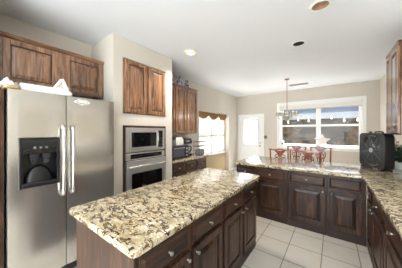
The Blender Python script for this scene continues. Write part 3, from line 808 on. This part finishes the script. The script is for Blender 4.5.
# ------------------------------------------------------------------ dining chairs
def make_chair():
    t = thing('dining_chair', '', 'chair', (0, 0, 0), 0, 'carved dining chairs behind the peninsula')
    # local: back at y=0 facing -y side outward, seat extends to +y
    obj('seat', prism(B(), rrect(-.225, .225, .012, .43, .05), .43, .475, 'z', .012, 3), 'cherry', t, 40)
    for s in (-1, 1):
        obj('leg', tube(B(), [(s*.195, .40, 0), (s*.20, .40, .2), (s*.20, .395, .43)], [.017, .02, .026], 8), 'cherry', t, 60)
        obj('leg', tube(B(), [(s*.185, -.06, 0), (s*.193, -.01, .22), (s*.198, .0, .45), (s*.205, -.012, .75), (s*.213, -.04, 1.075)], [.017, .02, .022, .019, .0165], 8), 'cherry', t, 60)
    # top rail, serpentine
    pts = []
    for i in range(25):
        x = -.235 + .47*i/24; u = abs(x)/.235
        pts.append((x, -.04-.012*(1-u*u), 1.072 + .022*math.cos(u*PI*.9)**2*(1-u) + .012*u**4))
    bm = B(); rows = []
    for x, y, z in pts:
        h = .026 + .018*max(0, 1-abs(x)/.12)
        rows.append([bm.verts.new(p) for p in ((x, y-.011, z-h*.5), (x, y-.011, z+.016), (x, y+.011, z+.016), (x, y+.011, z-h*.5))])
    for a, b_ in zip(rows, rows[1:]):
        for k in range(4): bm.faces.new((a[k], a[(k+1) % 4], b_[(k+1) % 4], b_[k]))
    bm.faces.new(rows[0]); bm.faces.new(list(reversed(rows[-1])))
    obj('top_rail', bm, 'cherry', t, 50)
    # pierced splat
    bm = B()
    fy = lambda z: -.046 + (1.06-z)*.075
    half = [(.0, 1.062), (.115, 1.06), (.10, 1.03), (.066, 1.005), (.05, .975), (.034, .94), (.0, .93)]
    out = [(-x, z) for x, z in half[1:-1]][::-1]; poly = half[1:-1] + [half[-1]] + out
    n0 = [bm.verts.new((x, fy(z)-.008, z)) for x, z in poly]; n1 = [bm.verts.new((x, fy(z)+.008, z)) for x, z in poly]
    bm.faces.new(n0); bm.faces.new(list(reversed(n1)))
    for i in range(len(poly)): bm.faces.new((n0[i], n0[(i+1) % len(poly)], n1[(i+1) % len(poly)], n1[i]))
    for s in (-1, 1):
        T = lambda L_, r: tube(bm, [(s*x, fy(z), z) for x, z in L_], r, 7)
        T([(.04, .975), (.085, .965), (.108, .935), (.098, .905), (.07, .905), (.066, .928)], .0105)
        T([(.02, .945), (.045, .915), (.062, .87), (.05, .82), (.022, .79), (.01, .81)], .0105)
        T([(.098, .905), (.10, .86), (.075, .81), (.06, .74), (.045, .66), (.04, .56), (.045, .475)], .011)
        T([(.012, .93), (.014, .84), (.02, .72), (.016, .60), (.016, .475)], .010)
    tube(bm, [(-.075, fy(.81), .81), (0, fy(.79), .79), (.075, fy(.81), .81)], .01, 7)
    tube(bm, [(-.05, fy(.66), .66), (0, fy(.65), .65), (.05, fy(.66), .66)], .01, 7)
    obj('splat', bm, 'cherry', t, 60)
    bm = B(); box(bm, -.19, .19, -.008, .01, .40, .46, .004); box(bm, -.19, .19, .385, .41, .39, .43, .004)
    for s in (-1, 1): box(bm, s*.2-.011, s*.2+.011, .02, .39, .39, .43, .004)
    obj('apron', bm, 'cherry', t)
    return t
ch = make_chair()
spots = [(-.955, 4.34, 0, 'left carved cherry chair of the front pair, its back to the peninsula'),
         (-.415, 4.34, 0, 'right carved cherry chair of the front pair, its back to the peninsula'),
         (-.80, 5.47, PI, 'left carved cherry chair of the rear pair, facing the room with back to window'),
         (-.25, 5.47, PI, 'right carved cherry chair of the rear pair, below the white star ornament')]
for i, (x, y, a, lab) in enumerate(spots):
    o = ch if i == 0 else copy_tree(ch)
    o.location = (x, y, 0); o.rotation_euler = (0, 0, a); o['label'] = lab

# ------------------------------------------------------------------ chandelier
cx, cy = -.958, 5.09
c_ = thing('chandelier', 'pewter and glass chandelier hanging on a thin rod before the window', 'chandelier', (cx, cy, CZ))
obj('canopy', lathe(B(), [(.0, 0), (.06, -.001), (.055, -.018), (.015, -.03), (0, -.03)], 20), 'bronze', c_, 50)
obj('rod', tube(B(), [(0, 0, -.025), (0, 0, -.87)], .007, 8), 'bronze', c_, 60)
obj('hub', lathe(B(), [(.0, -.84), (.02, -.85), (.03, -.88), (.02, -.92), (.055, -.95), (.06, -1.0), (.025, -1.05), (.03, -1.08), (0, -1.11)], 18), 'pewter', c_, 50)
for k in range(6):
    a = k*PI/3 + .3; dx, dy = math.cos(a), math.sin(a)
    P = lambda r, z: (r*dx, r*dy, z)
    ar = obj('arm', tube(B(), [P(.03, -.97), P(.09, -1.035), P(.16, -1.04), P(.21, -1.0), P(.215, -.965)], .008, 8), 'pewter', c_, 60)
    ld = bpy.data.lights.new('candle_lamp', 'POINT'); lo = bpy.data.objects.new('candle_lamp', ld); COL.objects.link(lo)
    lo.parent = ar; lo.location = (.215*dx, .215*dy, -.80); ld.energy = CANDLE_W; ld.shadow_soft_size = .03; ld.color = (1, .95, .88)
    sh2 = obj('glass_shade', lathe(B(), [(.018, -.965), (.04, -.955), (.06, -.91), (.068, -.86), (.064, -.86), (.056, -.91), (.036, -.95), (.016, -.96)], 18, Matrix.Translation((.215*dx, .215*dy, 0))), 'clear', ar, 60)
    obj('candle_bulb', lathe(B(), [(.012, -.96), (.012, -.915), (.02, -.89), (.012, -.86), (0, -.845)], 12, Matrix.Translation((.215*dx, .215*dy, 0))), 'bulb', ar, 60)
# ceiling vent
v_ = thing('ceiling_vent', 'grey slotted air vent on the ceiling near the chandelier', 'vent', (-.80, 5.86, CZ-.001))
bm = B()
for a in ((-.25, .25, -.10, -.075), (-.25, .25, .075, .10), (-.25, -.225, -.075, .075), (.225, .25, -.075, .075)): box(bm, *a, -.012, 0, .003)
obj('frame', bm, 'lgrey', v_)
for k in range(5): obj('slat', mbox(-.225, .225, -.07+k*.03, -.052+k*.03, -.009, -.001), 'grey', v_)
# recessed lamps
for x, y, kind in LIGHTS:
    lab = {'tan': 'recessed ceiling lamp with beige reflector, nearest the top of the photo',
           'black': 'recessed ceiling lamp with a black baffle above the peninsula',
           'lit': 'glowing recessed ceiling lamp in front of the oven wall'}[kind]
    t = thing('recessed_light', lab, 'ceiling light', (x, y, CZ), 0, 'recessed ceiling lamps')
    obj('trim_ring', lathe(B(), [(.0795, -.001), (.078, -.007), (.092, -.009), (.104, -.003), (.105, -.0005)], 32, None, False), 'white', t, 60)
    bm = B(); prof = [(.0795, -.001), (.078, .06), (.07, .13)]
    lathe(bm, prof + [(.0, .131)], 32, None, False)
    obj('reflector', bm, {'tan': 'baffle', 'black': 'baffd', 'lit': 'brass'}[kind], t, 60)
    if kind == 'lit':
        ld = bpy.data.lights.new('recessed_lamp', 'SPOT'); lo = bpy.data.objects.new('recessed_lamp', ld); COL.objects.link(lo)
        lo.location = (x, y, CZ+.02); ld.energy = LAMP_W; ld.spot_size = math.radians(130); ld.spot_blend = .6; ld.shadow_soft_size = .05; ld.color = (1, .93, .84)
    obj('bulb', lathe(B(), [(.0, .035), (.035, .04), (.055, .065), (.05, .10), (.02, .128), (0, .128)], 22), {'tan': 'baffle', 'black': 'baffd', 'lit': 'lampw'}[kind], t, 60)

# potted plant behind the fan
pp = thing('potted_plant', 'dark green leafy plant in a white pot on the worktop, right of the box fan', 'plant', (.82, 4.0, .921))
obj('pot', lathe(B(), [(0, 0), (.055, 0), (.06, .01), (.07, .085), (.075, .088), (.075, .10), (.064, .10), (.062, .085), (0, .08)], 22), 'white', pp, 50)
rn = random.Random(11); lf = B(); stems = []
for k in range(46):
    a = rn.uniform(0, 2*PI); el = rn.uniform(.2, 1.4); Lr = rn.uniform(.15, .42)
    tip = Vector((math.cos(a)*math.cos(el)*Lr*.75, math.sin(a)*math.cos(el)*Lr*.75, .11 + math.sin(el)*Lr))
    tip.x = max(-.10, min(.12, tip.x)); tip.y = max(-.11, tip.y)
    stems.append([(tip.x*.1, tip.y*.1, .10), (tip.x*.45, tip.y*.45, .10+(tip.z-.10)*.65), tuple(tip)])
    for q in range(5):
        p = Vector(stems[-1][1]).lerp(tip, q/4) if q else Vector(stems[-1][1])
        R = Matrix.Rotation(a + rn.uniform(-1.3, 1.3), 3, 'Z') @ Matrix.Rotation(rn.uniform(-.7, .5), 3, 'Y')
        Ls = rn.uniform(.045, .075); w = Ls*.34
        V = [lf.verts.new(p + R @ Vector(v)) for v in ((0, 0, 0), (Ls*.4, w, .006), (Ls, 0, -.012), (Ls*.4, -w, .006), (Ls*.4, 0, -.004))]
        for f_ in ((0, 1, 4), (1, 2, 4), (2, 3, 4), (3, 0, 4)): lf.faces.new([V[i] for i in f_])
for v in lf.verts: v.co.x = max(-.115, min(v.co.x, .145)); v.co.z = min(v.co.z, .50); v.co.y = max(-.13, v.co.y)
obj('foliage', lf, 'leaf', pp)
st2 = B()
for pts in stems: tube(st2, pts, [.004, .003, .002], 5)
obj('stems', st2, 'leaf', pp)

# ------------------------------------------------------------------ box fan
ang = math.atan2(-.48, .225)            # direction of the fan's front face, left to right
fn = thing('box_fan', 'large black box fan standing on the right worktop', 'fan', (.475, 3.80, .921), ang)
S, D, Z0 = .265, .12, .018
bm = B()
oo = rrect(-S, S, Z0, Z0+.53, .065, 8); cz = Z0+.265; nn = 64
# housing: hollow rounded square
ring = [(oo, .0), (oo, D)]
def inner(n):
    return [(.238*math.cos(2*PI*i/n), cz+.238*math.sin(2*PI*i/n)) for i in range(n)]
def edge(outer, n):
    res = []
    for i in range(n):
        a = 2*PI*i/n; d_ = Vector((math.cos(a), math.sin(a))); best = None
        for p, q in zip(outer, outer[1:]+outer[:1]):
            p = Vector((p[0], p[1]-cz)); q = Vector((q[0], q[1]-cz)); e = q-p
            den = d_.x*e.y - d_.y*e.x
            if abs(den) < 1e-9: continue
            tt = (p.x*e.y - p.y*e.x)/den; uu = (p.x*d_.y - p.y*d_.x)/den
            if tt > 0 and -1e-6 <= uu <= 1+1e-6: best = tt
        res.append((d_.x*best, cz+d_.y*best))
    return res
E_ = edge(oo, nn); I_ = inner(nn)
lay = [[(x, .006, z) for x, z in I_], [(x, .0, z) for x, z in [(a[0]*.985+.0, cz+(a[1]-cz)*.985) for a in E_]], [(x, .008, z) for x, z in E_],
       [(x, D-.008, z) for x, z in E_], [(x, D, cz+(z-cz)*.985) for x, z in E_], [(x, D-.006, z) for x, z in I_]]
VV = [[bm.verts.new(p) for p in l_] for l_ in lay]
for a in range(len(VV)):
    b_ = (a+1) % len(VV)
    for i in range(nn): bm.faces.new((VV[a][i], VV[a][(i+1) % nn], VV[b_][(i+1) % nn], VV[b_][i]))
obj('housing', bm, 'black', fn, 40)
for yy, nm in ((.004, 'front_grille'), (D-.004, 'rear_grille')):
    bm = B()
    for r in [.045+.0155*k for k in range(13)]:
        tube(bm, [(r*math.cos(2*PI*i/40), yy, cz+r*math.sin(2*PI*i/40)) for i in range(40)], .0017, 5, closed=True)
    for k in range(8):
        a = k*PI/4+.2; tube(bm, [(.035*math.cos(a), yy, cz+.035*math.sin(a)), (.24*math.cos(a), yy, cz+.24*math.sin(a))], .003, 5)
    gr = obj(nm, bm, 'grille' if nm == 'front_grille' else 'char', fn)
    if nm == 'front_grille':
        obj('badge', lathe(B(), [(.0, 0), (.036, 0), (.034, .008), (0, .01)], 24, Matrix.Translation((0, yy+.001, cz)) @ YF), 'lgrey', gr, 40)
    else:
        obj('motor_mount', lathe(B(), [(.0, 0), (.05, 0), (.045, .03), (0, .03)], 24, Matrix.Translation((0, yy-.002, cz)) @ YF), 'black', gr, 40)
for k in range(5):
    a0 = k*2*PI/5 + .2; bm = B(); rows = []
    for i in range(7):
        r = .035 + .18*i/6; wv_ = .74 + .05*math.sin(PI*(i+1)/8)
        rows.append([bm.verts.new((r*math.cos(a0+s*wv_), .06+s*.022, cz+r*math.sin(a0+s*wv_))) for s in (-1, -.5, 0, .5, 1)])
    for a, b_ in zip(rows, rows[1:]):
        for j in range(4): bm.faces.new((a[j], a[j+1], b_[j+1], b_[j]))
    bmesh.ops.solidify(bm, geom=list(bm.faces), thickness=.003)
    obj('fan_blade', bm, 'char', fn, 60)
obj('hub', lathe(B(), [(.0, .0), (.045, 0), (.045, .05), (0, .055)], 22, Matrix.Translation((0, .085, cz)) @ YF), 'black', fn, 40)
for x in (-.19, .19): obj('foot', mbox(x-.03, x+.03, -.012, D+.012, .0, Z0+.004, .004), 'black', fn)
obj('handle', tube(B(), [(.0, D/2, Z0+.528), (.0, D/2, Z0+.544), (.02, D/2, Z0+.549), (.13, D/2, Z0+.549), (.15, D/2, Z0+.544), (.15, D/2, Z0+.528)], .011, 8), 'black', fn, 60)
obj('speed_dial', lathe(B(), [(.022, 0), (.02, .024), (0, .026)], 16, Matrix.Translation((-.10, D/2, Z0+.529))), 'black', fn, 40)
